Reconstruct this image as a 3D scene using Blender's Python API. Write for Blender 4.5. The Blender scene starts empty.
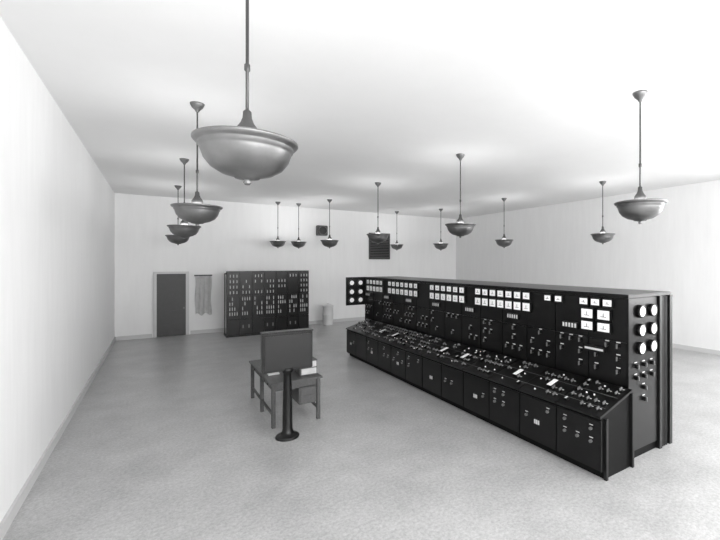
import bpy, bmesh, math, random
from mathutils import Matrix, Vector
random.seed(7)
sc = bpy.context.scene
sc.view_settings.view_transform = 'Standard'

# ---------------------------------------------------------------- materials
def mat(name, col, rough=0.6, metal=0.0, noise=0.0, scale=8.0, stretch=(1,1,1), bump=0.0, fine=0.0, spec=0.5):
    m = bpy.data.materials.new(name); m.use_nodes = True
    nt = m.node_tree; b = nt.nodes['Principled BSDF']
    c = (col, col, col, 1) if not isinstance(col, tuple) else (*col, 1)
    b.inputs['Base Color'].default_value = c
    b.inputs['Roughness'].default_value = rough
    b.inputs['Metallic'].default_value = metal
    b.inputs['Specular IOR Level'].default_value = spec
    if noise > 0:
        tc = nt.nodes.new('ShaderNodeTexCoord'); mp = nt.nodes.new('ShaderNodeMapping')
        mp.inputs['Scale'].default_value = stretch
        n = nt.nodes.new('ShaderNodeTexNoise'); n.inputs['Scale'].default_value = scale
        n.inputs['Detail'].default_value = 8; n.inputs['Roughness'].default_value = 0.65
        r = nt.nodes.new('ShaderNodeMapRange')
        r.inputs['From Min'].default_value = 0.3; r.inputs['From Max'].default_value = 0.7
        r.inputs['To Min'].default_value = 1 - noise; r.inputs['To Max'].default_value = 1 + noise
        mx = nt.nodes.new('ShaderNodeVectorMath'); mx.operation = 'SCALE'
        mx.inputs[0].default_value = c[:3]
        nt.links.new(tc.outputs['Object'], mp.inputs['Vector'])
        nt.links.new(mp.outputs['Vector'], n.inputs['Vector'])
        nt.links.new(n.outputs['Fac'], r.inputs['Value'])
        nt.links.new(r.outputs['Result'], mx.inputs['Scale'])
        out = mx
        if fine > 0:
            n2 = nt.nodes.new('ShaderNodeTexNoise'); n2.inputs['Scale'].default_value = 26
            n2.inputs['Detail'].default_value = 6; n2.inputs['Roughness'].default_value = 0.85
            r2 = nt.nodes.new('ShaderNodeMapRange')
            r2.inputs['From Min'].default_value = 0.38; r2.inputs['From Max'].default_value = 0.62
            r2.inputs['To Min'].default_value = 1 - fine; r2.inputs['To Max'].default_value = 1 + fine
            m2 = nt.nodes.new('ShaderNodeVectorMath'); m2.operation = 'SCALE'
            nt.links.new(tc.outputs['Object'], n2.inputs['Vector'])
            nt.links.new(n2.outputs['Fac'], r2.inputs['Value'])
            nt.links.new(mx.outputs['Vector'], m2.inputs[0]); nt.links.new(r2.outputs['Result'], m2.inputs['Scale'])
            out = m2
        nt.links.new(out.outputs['Vector'], b.inputs['Base Color'])
        if bump > 0:
            bp = nt.nodes.new('ShaderNodeBump'); bp.inputs['Strength'].default_value = bump
            bp.inputs['Distance'].default_value = 0.01
            nt.links.new(n.outputs['Fac'], bp.inputs['Height'])
            nt.links.new(bp.outputs['Normal'], b.inputs['Normal'])
    return m

M_plaster = mat('plaster', 0.86, 0.9, noise=0.025, scale=2.5, stretch=(2.5, 2.5, .3))
M_ceil = mat('ceiling_plaster', 0.87, 0.9, noise=0.01, scale=2)
M_floor = mat('cement_floor', 0.41, 0.30, noise=0.15, scale=1.3, bump=0.05, fine=0.22)
M_slate = mat('ebony_slate', 0.004, 0.28, noise=0.3, scale=6, spec=0.28)
M_slate2 = mat('ebony_slate_edge', 0.002, 0.6, spec=0.15)
M_steel = mat('dark_steel', 0.008, 0.45, 0.3)
M_white = mat('meter_dial', 0.95, 0.5)
M_case = mat('meter_case', 0.004, 0.3, spec=0.35)
M_grey = mat('switch_handle', 0.16, 0.4, 0.3)
M_label = mat('label_card', 0.55, 0.6)
M_nickel = mat('lamp_metal', 0.20, 0.36, 0.8, noise=0.15, scale=5)
M_dark_ni = mat('lamp_rod_metal', 0.07, 0.4, 0.6)
M_wood = mat('oak_table', 0.06, 0.5, noise=0.3, scale=4, stretch=(8, 1, 8))
M_door = mat('door_paint', 0.06, 0.5, noise=0.1)
M_dframe = mat('door_frame_paint', 0.6, 0.6)
M_trim = mat('trim_paint', 0.6, 0.6)
M_paper = mat('paper', 0.8, 0.8)
M_chart = mat('chart_cloth', 0.50, 0.9, noise=0.15, scale=5)
M_can = mat('enamel_can', 0.6, 0.4, noise=0.05)
M_frame = mat('added_window_frame', 0.3, 0.5)  # bars of the unseen windows added for lighting

# ---------------------------------------------------------------- mesh builder
class MB:
    def __init__(s, name):
        s.name = name; s.bm = bmesh.new(); s.mats = []
    def mi(s, m):
        if m not in s.mats: s.mats.append(m)
        return s.mats.index(m)
    def box(s, x0, x1, y0, y1, z0, z1, m, M=None, bev=0.0):
        i = s.mi(m)
        vs = [Vector((x, y, z)) for z in (z0, z1) for y in (y0, y1) for x in (x0, x1)]
        if M: vs = [M @ v for v in vs]
        v = [s.bm.verts.new(p) for p in vs]
        fs = []
        for q in ((0,2,3,1),(4,5,7,6),(0,1,5,4),(2,6,7,3),(0,4,6,2),(1,3,7,5)):
            f = s.bm.faces.new([v[k] for k in q]); f.material_index = i; fs.append(f)
        if bev:
            es = list({e for f in fs for e in f.edges})
            r = bmesh.ops.bevel(s.bm, geom=es, offset=bev, segments=2, affect='EDGES')
            for f in r['faces']: f.material_index = i
    def prism(s, prof, y0, y1, m):
        i = s.mi(m)
        a = [s.bm.verts.new((x, y0, z)) for x, z in prof]
        b = [s.bm.verts.new((x, y1, z)) for x, z in prof]
        n = len(prof)
        s.bm.faces.new(a).material_index = i
        s.bm.faces.new(b[::-1]).material_index = i
        for k in range(n):
            s.bm.faces.new((a[k], b[k], b[(k+1) % n], a[(k+1) % n])).material_index = i
    def lathe(s, prof, m, M=None, seg=32, smooth=True):
        i = s.mi(m); M = M or Matrix.Identity(4); rings = []
        for r, z in prof:
            if r < 1e-5: rings.append([s.bm.verts.new(M @ Vector((0, 0, z)))])
            else: rings.append([s.bm.verts.new(M @ Vector((r*math.cos(2*math.pi*k/seg), r*math.sin(2*math.pi*k/seg), z))) for k in range(seg)])
        for a, b in zip(rings, rings[1:]):
            for k in range(seg):
                k2 = (k+1) % seg
                if len(a) == 1 and len(b) == 1: continue
                if len(a) == 1: f = s.bm.faces.new((a[0], b[k2], b[k]))
                elif len(b) == 1: f = s.bm.faces.new((a[k], a[k2], b[0]))
                else: f = s.bm.faces.new((a[k], a[k2], b[k2], b[k]))
                f.material_index = i; f.smooth = smooth
    def cyl(s, M, r, h, m, seg=20):
        s.lathe([(0, 0), (r, 0), (r, h), (0, h)], m, M, seg, smooth=False)
    def done(s, parent=None, recalc=True):
        if recalc: bmesh.ops.recalc_face_normals(s.bm, faces=s.bm.faces[:])
        me = bpy.data.meshes.new(s.name); s.bm.to_mesh(me); s.bm.free()
        for m in s.mats: me.materials.append(m)
        o = bpy.data.objects.new(s.name, me); sc.collection.objects.link(o)
        if parent: o.parent = parent
        return o
T = Matrix.Translation
def face_mx(x, y, z):   # local +Z points to world -X
    return T((x, y, z)) @ Matrix.Rotation(-math.pi/2, 4, 'Y')
def face_my(x, y, z):   # local +Z points to world -Y
    return T((x, y, z)) @ Matrix.Rotation(math.pi/2, 4, 'X')
def empty(name, loc=(0,0,0)):
    e = bpy.data.objects.new(name, None); e.location = loc; e.empty_display_size = .2
    sc.collection.objects.link(e); return e

# ---------------------------------------------------------------- room shell
XL, XR, YS, YN, ZC = -1.3, 13.5, -5.0, 18.0, 5.13
WZ0, WZ1 = 1.0, 4.6
def simple(name, args, m):
    b = MB(name); b.box(*args, m); return b.done()
simple('floor', (XL-.2, XR+.2, YS-.2, YN+.2, -.2, 0), M_floor)
simple('ceiling', (XL-.2, XR+.2, YS-.2, YN+.2, ZC, ZC+.2), M_ceil)
simple('wall_north', (XL, XR, YN, YN+.2, 0, ZC), M_plaster)
wn = 0
def win_wall(name, axis, p0, p1, a0, a1, added_wins):
    """axis 'x': wall runs along x between a0..a1, occupying y p0..p1; axis 'y' the other way."""
    global wn
    def bx(b, a, c, z0, z1, m, q0=p0, q1=p1):
        if axis == 'x': b.box(a, c, q0, q1, z0, z1, m)
        else: b.box(q0, q1, a, c, z0, z1, m)
    b = MB(name)
    bx(b, a0, a1, 0, WZ0, M_plaster); bx(b, a0, a1, WZ1, ZC, M_plaster)
    xs = [a0] + [v for w in added_wins for v in w] + [a1]
    for a, c in zip(xs[::2], xs[1::2]): bx(b, a, c, WZ0, WZ1, M_plaster)
    b.done()
    mid = (p0+p1)/2
    for a, c in added_wins:
        wn += 1
        w = MB('added_window_%d' % wn)  # unseen window, added so fill light can enter the room
        for i in range(5):
            x = a + (c-a)*i/4; bx(w, max(a, x-.025), min(c, x+.025), WZ0, WZ1, M_frame, mid-.03, mid+.03)
        for i in range(6):
            z = WZ0 + (WZ1-WZ0)*i/5; bx(w, a, c, max(WZ0, z-.025), min(WZ1, z+.025), M_frame, mid-.03, mid+.03)
        w.done()
added_wins = [(-.9, 2.0), (3.0, 6.0), (7.2, 10.2)]  # openings behind the camera, added to light the room
win_wall('wall_south', 'x', YS-.2, YS, XL, XR, added_wins)
added_ewins = [(-4.2, -1.2), (0.0, 3.0)]  # out-of-view openings added to spread soft light over the ceiling
win_wall('wall_east', 'y', XR, XR+.2, YS-.2, YN+.2, added_ewins)
added_wwins = [(-4.2, -1.4)]  # out-of-view opening, also added for softer ceiling light
win_wall('wall_west', 'y', XL-.2, XL, YS-.2, YN+.2, added_wwins)
simple('baseboard_north', (.95, XR-.03, YN-.03, YN, 0, .14), M_trim)
simple('baseboard_east', (XR-.03, XR, YS, YN-.03, 0, .14), M_trim)
simple('baseboard_west', (XL, XL+.03, YS, YN-.03, 0, .14), M_trim)
simple('trim_1', (XL+.03, -.24, YN-.03, YN, 0, .14), M_trim)
# door
d = MB('door_1'); dy = YN-.021
d.box(-.20, -.10, dy-.06, dy, 0, 2.38, M_dframe); d.box(.80, .90, dy-.06, dy, 0, 2.38, M_dframe)
d.box(-.10, .80, dy-.06, dy, 2.30, 2.38, M_dframe)
d.box(-.10, .80, dy-.04, dy, 0.01, 2.30, M_door)
for z0, z1 in ((.2, .95), (1.1, 2.15)):
    for x0, x1 in ((0, .31), (.39, .70)):
        d.box(x0, x1, dy-.052, dy-.04, z0, z1, M_door, bev=.005)
d.cyl(face_my(.74, dy-.04, 1.02), .03, .06, M_grey)
d.done()

# ---------------------------------------------------------------- pendant lamps
def lamp(x, y, s=.89, power=11):
    e = empty('pendant_lamp', (x, y, 0))
    zr = 3.565
    b = MB('bowl')
    R = .375*s
    prof = [(0, -.345), (.018, -.345), (.03, -.328), (.022, -.31), (.05, -.30), (.09, -.295), (.10, -.283), (.19, -.258), (.265, -.212), (.312, -.150),
            (.332, -.09), (.336, -.072), (.348, -.064), (.348, -.046), (.354, -.038), (.372, -.03), (.388, -.012), (.388, 0), (.375, .006), (.35, 0),
            (.32, -.07), (.28, -.14), (.2, -.21), (.1, -.25), (0, -.255)]
    b.lathe([(r*s, z*s) for r, z in prof], M_nickel, T((0, 0, zr)), 56)
    b.done(e)
    r = MB('stem')
    pr = [(0, -.25), (.03, -.25), (.035, -.02), (.075, .02), (.09, .06), (.085, .10), (.05, .15), (.035, .19), (.032, .24), (.013, .26)]
    r.lathe([(a*s, z*s) for a, z in pr], M_dark_ni, T((0, 0, zr)), 24)
    r.lathe([(.0115, zr+.2), (.0115, zr+.5), (.02, zr+.51), (.02, zr+.55), (.0115, zr+.56), (.0115, ZC-.1)], M_dark_ni, None, 12)
    for k in range(3):
        a = k*2*math.pi/3+.4
        M = T((0, 0, zr-.01)) @ Matrix.Rotation(a, 4, 'Z')
        r.box(.03, R*.96, -.008, .008, -.006, .006, M_dark_ni, M)
    r.done(e)
    c = MB('canopy')
    c.lathe([(0, ZC-.13), (.02, ZC-.13), (.035, ZC-.10), (.075, ZC-.06), (.095, ZC-.02), (.1, ZC), (0, ZC)], M_nickel, None, 28)
    c.done(e)
    l = bpy.data.lights.new('lamp_light', 'AREA'); l.shape = 'DISK'; l.size = .5*s; l.energy = power
    lo = bpy.data.objects.new('lamp_light', l); sc.collection.objects.link(lo)
    lo.location = (0, 0, zr+.01); lo.rotation_euler = (math.pi, 0, 0); lo.parent = e
lamp(.515, 3.17)
for y in (7.2, 11.2, 15.2): lamp(.47, y)
for x, y in ((5.66, 3.17), (5.56, 7.25), (5.45, 11.2), (5.36, 15.2)): lamp(x, y)
for x, y in ((10.9, 3.17), (10.9, 7.25), (10.65, 11.2), (10.4, 15.0)): lamp(x, y)
lamp(9.2, 16.9, .8, 7); lamp(4.68, 16.95, .8, 7); lamp(3.87, 16.95, .8, 7)

# ---------------------------------------------------------------- main vertical switchboard
BX, BY0, BY1, BZ, BX2 = 5.23, 3.10, 11.67, 2.27, 6.35
b = MB('main_switchboard')
b.box(BX+.02, BX2, BY0+.02, BY1, 0.0, BZ-.05, M_slate2)
b.box(BX-.015, BX2+.02, BY0-.015, BY1+.02, BZ-.05, BZ, M_slate, bev=.008)
ys = [BY0 + (BY1-BY0)*i/14 for i in range(15)]
for y0, y1 in zip(ys, ys[1:]):
    b.box(BX, BX+.03, y0+.006, y1-.006, 1.62, BZ-.055, M_slate, bev=.004)
    b.box(BX, BX+.03, y0+.006, y1-.006, 0.10, 1.61, M_slate, bev=.004)
def sq_meter(y, z, s=.17, h=None):
    h = h or s
    b.box(BX-.05, BX, y-s/2-.014, y+s/2+.014, z-h/2-.014, z+h/2+.014, M_case, bev=.006)
    b.box(BX-.054, BX-.049, y-s/2, y+s/2, z-h/2+.012, z+h/2, M_white)
    b.box(BX-.057, BX-.053, y-s*.25, y+s*.25, z-h*.30+.02, z-h*.30+.026, M_case)
    b.box(BX-.057, BX-.053, y-.004, y+.003, z-h*.3+.02, z+h*.24, M_case)
def strip(y0, y1, n, z, s, h=None):
    for i in range(n): sq_meter(y0+(y1-y0)*(i+.5)/n, z, s, h)
strip(3.28, 3.86, 3, 2.13, .13, .10)
strip(3.30, 3.84, 2, 1.955, .185, .14); strip(3.30, 3.84, 2, 1.78, .185, .13)
for y0, y1, n in ((4.80, 6.30, 7), (6.60, 7.95, 6), (8.45, 10.05, 7), (10.35, 11.45, 5)):
    strip(y0, y1, n, 2.13, .145, .12)
    strip(y0, y1, n, 1.94, .16, .145)
strip(4.12, 4.55, 2, 2.13, .12, .095)
for k, (y0, y1) in enumerate(zip(ys, ys[1:])):
    yc = (y0+y1)/2
    if k % 2 == 1:
        b.box(BX-.04, BX, yc-.14, yc+.14, 1.70, 1.80, M_case, bev=.005)
        for j in range(5):
            b.box(BX-.044, BX-.039, yc-.12+j*.055, yc-.09+j*.055, 1.72, 1.785, M_label)
    for r_, z in ((0, 1.55), (1, 1.38), (2, 1.2)):
        for dy_ in (-.17, 0, .17):
            if random.random() < .5:
                b.cyl(face_mx(BX, yc+dy_, z), .028, .035, M_case, 14)
                b.box(BX-.055, BX-.03, yc+dy_-.007, yc+dy_+.007, z-.03, z+.03, M_grey)
                b.box(BX-.006, BX, yc+dy_-.03, yc+dy_+.03, z+.045, z+.058, M_label)
b.box(BX-.05, BX, 3.42, 3.76, 1.42, 1.50, M_case); b.box(BX-.054, BX-.05, 3.44, 3.74, 1.445, 1.475, M_label)
# end return panel (faces south)
b.box(BX, 5.98, BY0-.01, BY0+.02, .12, BZ-.055, M_slate, bev=.004)
b.box(5.99, 6.06, BY0-.04, BY0+.02, 0, BZ-.05, M_steel); b.box(6.28, 6.35, BY0-.04, BY0+.02, 0, BZ-.05, M_steel)
for z in (2.03, 1.77, 1.52):
    for x in (5.50, 5.80):
        M = face_my(x, BY0-.01, z)
        b.lathe([(0, 0), (.09, 0), (.09, .045), (.082, .055), (.073, .052)], M_case, M, 28)
        b.cyl(face_my(x, BY0-.052, z), .07, .006, M_white, 28)
        b.box(x-.005, x+.005, BY0-.063, BY0-.058, z-.01, z+.05, M_case)
        b.box(x-.035, x+.035, BY0-.061, BY0-.058, z-.04, z-.025, M_grey)
for z in (1.28, 1.12, .96, .8):
    for x in (5.4, 5.6, 5.8):
        if z > 1 or x == 5.6:
            b.cyl(face_my(x, BY0-.01, z), .03, .04, M_case, 14)
            b.box(x-.006, x+.006, BY0-.065, BY0-.045, z-.03, z+.03, M_grey)
            b.box(x-.03, x+.03, BY0-.016, BY0-.01, z+.045, z+.057, M_label)
for x in (6.12, 6.17, 6.22): b.cyl(T((x, BY0-.01, 0)), .015, BZ-.06, M_steel, 10)
# synchroscope wing panel bracketed off the far end
b.box(4.62, BX+.02, BY1-.02, BY1+.02, 1.42, 2.27, M_slate, bev=.004)
for x in (4.78, 5.06):
    for z in (2.10, 1.83, 1.58):
        b.cyl(face_my(x, BY1-.02, z), .095, .045, M_case, 24)
        b.cyl(face_my(x, BY1-.063, z), .068, .006, M_white, 24)
b.done()

# ---------------------------------------------------------------- benchboard
DX, DY0, DY1 = 4.50, 3.0, 11.3
ZF, ZB, DXB = .80, 1.02, 5.20
c = MB('benchboard_console')
c.prism([(DX+.08, 0), (DX+.08, .10), (DX, .10), (DX, ZF-.03), (DX+.02, ZF-.03), (DXB, ZB-.03), (DXB, 0)], DY0+.02, DY1-.02, M_slate2)
ang = math.atan2(ZB-ZF, DXB-DX+.03); L = math.hypot(ZB-ZF, DXB-DX+.03)
SM = T((DX-.03, 0, ZF-.03)) @ Matrix.Rotation(-ang, 4, 'Y')
yp = [DY0 + (DY1-DY0)*i/12 for i in range(13)]
for k, (y0, y1) in enumerate(zip(yp, yp[1:])):
    c.box(0, L-.01, y0+.004, y1-.004, 0, .035, M_slate, SM, bev=.004)
    c.box(DX-.012, DX+.01, y0+.008, y1-.008, .12, ZF-.06, M_slate, bev=.004)
    yc = (y0+y1)/2
    for dy_ in (-.2, 0, .2):
        for z in (.62, .46):
            if random.random() < .32:
                c.cyl(face_mx(DX-.012, yc+dy_, z), .02, .03, M_grey, 12)
                c.box(DX-.018, DX-.012, yc+dy_-.025, yc+dy_+.025, z+.04, z+.05, M_label)
    if k % 2:
        c.box(DX-.018, DX-.012, yc-.06, yc+.06, .36, .46, M_case, bev=.003)
        for j in range(3): c.box(DX-.022, DX-.018, yc-.045+j*.035, yc-.02+j*.035, .38, .44, M_label)
    for iu, u in enumerate((.12, .26, .40, .54, .65)):
        for dy_ in (-.24, -.12, 0, .12, .24):
            p = random.random()
            if p < .40:
                c.cyl(SM @ T((u, yc+dy_, .035)), .024, .02, M_case, 14)
                c.box(u-.028, u+.028, yc+dy_-.007, yc+dy_+.007, .055, .085, M_grey, SM)
                c.box(u+.034, u+.046, yc+dy_-.024, yc+dy_+.024, .035, .039, M_label, SM)
            elif p < .54:
                c.cyl(SM @ T((u, yc+dy_, .035)), .011, .014, M_white, 12)
            elif p < .64:
                c.box(u-.03, u+.03, yc+dy_-.02, yc+dy_+.02, .035, .075, M_case, SM, bev=.004)
                c.box(u-.022, u+.022, yc+dy_-.013, yc+dy_+.013, .075, .078, M_label, SM)
    if k in (1, 2, 4, 5, 8, 9):
        c.box(.24, .42, yc-.09, yc-.01, .086, .089, M_paper, SM)
        c.box(.24, .42, yc-.09, yc-.01, .034, .086, M_case, SM)
for u in (.19, .47): c.box(u, u+.005, DY0+.05, DY1-.05, .035, .037, M_grey, SM)
c.box(DX+.06, DX+.10, DY0-.02, DY0+.02, 0, ZF-.04, M_steel); c.box(DXB-.06, DXB-.02, DY0-.02, DY0+.02, 0, ZB-.05, M_steel)
c.done()

# ---------------------------------------------------------------- far standing relay board
FX0, FX1, FY, FZ = 2.0, 4.95, 16.45, 2.40
r = MB('relay_panel_board')
n = 7; w = (FX1-FX0)/n
r.box(FX0+.01, FX1-.01, FY+.03, FY+.045, .05, FZ-.01, M_slate2)
for i in range(n):
    x0, x1 = FX0+i*w+.006, FX0+(i+1)*w-.006; xc = (x0+x1)/2
    for z0, z1 in ((.06, .62), (.63, 1.50), (1.51, FZ)):
        r.box(x0, x1, FY, FY+.04, z0, z1, M_slate, bev=.004)
    r.box(x0-.02, x0+.03, FY+.04, FY+.09, 0, FZ, M_steel)
    r.box(x0-.02, x0+.03, FY+.04, FY+.75, 0, .05, M_steel)
    r.box(x0-.01, x0+.02, FY+.70, FY+.74, 0.05, FZ-.1, M_steel)
    for z in (2.22, 2.02, 1.82, 1.62):
        if random.random() < .8:
            for dx in (-.11, .0, .11):
                if random.random() < .75:
                    r.box(xc+dx-.03, xc+dx+.03, FY-.04, FY, z-.07, z+.07, M_case, bev=.004)
                    r.box(xc+dx-.012, xc+dx+.012, FY-.045, FY-.04, z-.05, z+.05, M_label)
    for z in (1.38, 1.2, 1.02, .84):
        for dx in (-.12, -.04, .04, .12):
            if random.random() < .7:
                r.box(xc+dx-.012, xc+dx+.012, FY-.03, FY, z-.06, z+.05, M_label)
                r.cyl(face_my(xc+dx, FY, z+.07), .014, .03, M_grey, 10)
    for dx in (-.1, .1):
        if i % 2: r.box(xc+dx-.02, xc+dx+.02, FY-.012, FY, .3, .42, M_grey, bev=.003)
r.box(FX0-.02, FX1+.02, FY-.01, FY+.75, -.0, .04, M_steel)
r.box(FX0, FX1, FY+.02, FY+.75, FZ-.12, FZ-.08, M_steel)
r.done()

# ---------------------------------------------------------------- pedestal indicator board
p = MB('pedestal_indicator_board')
px, py = 1.635, 6.54
p.lathe([(0, 0), (.175, 0), (.175, .025), (.15, .045), (.10, .06), (.085, .09), (.075, .14), (.07, .5), (.06, .95), (.065, 1.0), (.09, 1.03), (.09, 1.08), (0, 1.08)], M_case, T((px, py, 0)), 36)
p.box(px-.375, px+.375, py-.06, py+.08, 1.04, 1.63, M_slate, bev=.012)
p.box(px-.34, px+.34, py-.068, py-.058, 1.08, 1.59, M_case, bev=.004)
p.box(px-.385, px+.385, py-.075, py+.095, 1.625, 1.65, M_slate, bev=.006)
p.done()

# ---------------------------------------------------------------- writing table
t = MB('writing_table')
tx0, tx1, ty0, ty1, tz = 1.50, 2.30, 6.98, 8.85, .74
t.box(tx0-.03, tx1+.03, ty0-.03, ty1+.03, tz-.035, tz, M_wood, bev=.006)
t.box(tx0+.03, tx1-.03, ty0+.03, ty1-.03, tz-.15, tz-.035, M_wood)
for x in (tx0, tx1-.06):
    for y in (ty0, (ty0+ty1)/2-.03, ty1-.06):
        t.box(x, x+.06, y, y+.06, 0, tz-.035, M_wood, bev=.005)
t.box(tx0+.02, tx0+.05, ty0+.05, ty1-.05, .18, .22, M_wood); t.box(tx1-.05, tx1-.02, ty0+.05, ty1-.05, .18, .22, M_wood)
for k in range(3):
    y = ty0+.1+k*.58
    t.box(tx0+.018, tx0+.03, y, y+.5, tz-.14, tz-.045, M_wood, bev=.003)
    t.cyl(face_mx(tx0+.018, y+.25, tz-.09), .014, .025, M_case, 12)
t.box(tx1-.36, tx1-.06, ty0+.03, ty0+.65, .30, tz-.14, M_wood)
for z in (.31, .45): t.box(tx1-.34, tx1-.08, ty0+.018, ty0+.03, z, z+.13, M_wood, bev=.004)
t.done()
k = MB('card_file_cabinet')
k.box(2.00, 2.30, 7.15, 7.95, tz, tz+.26, M_wood, bev=.006)
for z in (.02, .14): k.box(2.02, 2.28, 7.138, 7.15, tz+z, tz+z+.10, M_chart, bev=.003)
for y in (7.17, 7.43, 7.69):
    for z in (.02, .14): k.box(1.99, 2.0, y, y+.23, tz+z, tz+z+.10, M_door, bev=.003)
k.done()
q = MB('log_sheets')
q.box(1.58, 1.80, 8.0, 8.3, tz, tz+.01, M_paper)
q.box(1.56, 1.74, 7.5, 7.75, tz, tz+.02, M_label)
q.done()

# ---------------------------------------------------------------- wall items
g = MB('ventilation_louver')
x0, x1, z0, z1 = 8.27, 9.38, 2.88, 4.15
g.box(x0, x1, YN-.02, YN, z0, z1, M_case)
for a in ((x0, x0+.06, z0, z1), (x1-.06, x1, z0, z1), (x0, x1, z0, z0+.06), (x0, x1, z1-.06, z1)):
    g.box(a[0], a[1], YN-.07, YN-.02, a[2], a[3], M_door)
for i in range(14):
    z = z0+.09+i*.08
    g.box(x0+.05, x1-.05, -.03, .03, -.006, .006, M_grey, T((0, YN-.045, z)) @ Matrix.Rotation(math.radians(40), 4, 'X'))
g.done()
s_ = MB('wall_loudspeaker')
s_.box(5.72, 6.18, YN-.25, YN, 3.92, 4.36, M_door, bev=.02)
s_.cyl(face_my(5.95, YN-.25, 4.14), .17, .02, M_case, 28); s_.lathe([(.17, .0), (.19, .0), (.19, .04), (.17, .04)], M_grey, face_my(5.95, YN-.25, 4.14), 28)
s_.done()
h = MB('wall_chart')
i = h.mi(M_chart); N = 24; rows = []
for j in range(9):
    z = 2.22 - j*.185
    rows.append([h.bm.verts.new((1.10+.54*kk/N + (.03*math.sin(j) if kk in (0, N) else 0)*.6, YN-.05+.02*math.sin(kk*.9+j*.2), z + (.05*math.sin(kk*.5) if j == 8 else 0))) for kk in range(N+1)])
for a, c2 in zip(rows, rows[1:]):
    for kk in range(N):
        f = h.bm.faces.new((a[kk], a[kk+1], c2[kk+1], c2[kk])); f.material_index = i; f.smooth = True
h.box(1.07, 1.67, YN-.07, YN, 2.20, 2.25, M_wood, bev=.005)
h.done()
w = MB('waste_drum')
w.lathe([(0, 0), (.22, 0), (.225, .02), (.215, .04), (.225, .42), (.235, .44), (.225, .46), (.22, .78), (.235, .80), (.235, .83), (.20, .86), (.05, .90), (.04, .93), (0, .93)], M_can, T((6.08, 17.45, 0)), 36)
w.done()

# ---------------------------------------------------------------- lights
def fill_light(loc, rot, w, energy):  # added fill: area light just outside an unseen, added window
    l = bpy.data.lights.new('added_window_fill', 'AREA'); l.shape = 'RECTANGLE'; l.size = w; l.size_y = 3.6; l.energy = energy
    o = bpy.data.objects.new('added_window_fill', l); sc.collection.objects.link(o)
    o.location = loc; o.rotation_euler = rot
for a, c in added_wins: fill_light(((a+c)/2, YS-.25, 2.8), (math.radians(90), 0, 0), c-a, 460)
for a, c in added_ewins: fill_light((XR+.25, (a+c)/2, 2.8), (math.radians(90), 0, math.radians(90)), c-a, 470)
for a, c in added_wwins: fill_light((XL-.25, (a+c)/2, 2.8), (math.radians(90), 0, math.radians(-90)), c-a, 250)
W = bpy.data.worlds.new('sky'); sc.world = W; W.use_nodes = True
W.node_tree.nodes['Background'].inputs['Color'].default_value = (1, 1, 1, 1)
W.node_tree.nodes['Background'].inputs['Strength'].default_value = 1.0

# ---------------------------------------------------------------- camera
cd = bpy.data.cameras.new('camera'); co = bpy.data.objects.new('camera', cd); sc.collection.objects.link(co)
co.location = (0, 0, 2.7); co.rotation_euler = (math.pi/2, 0, -math.atan2(278, 407))
cd.sensor_width = 36; cd.lens = 407/720*36
cd.shift_x = -(438-360)/720; cd.shift_y = (263-270)/720
cd.clip_start = .05
sc.camera = co
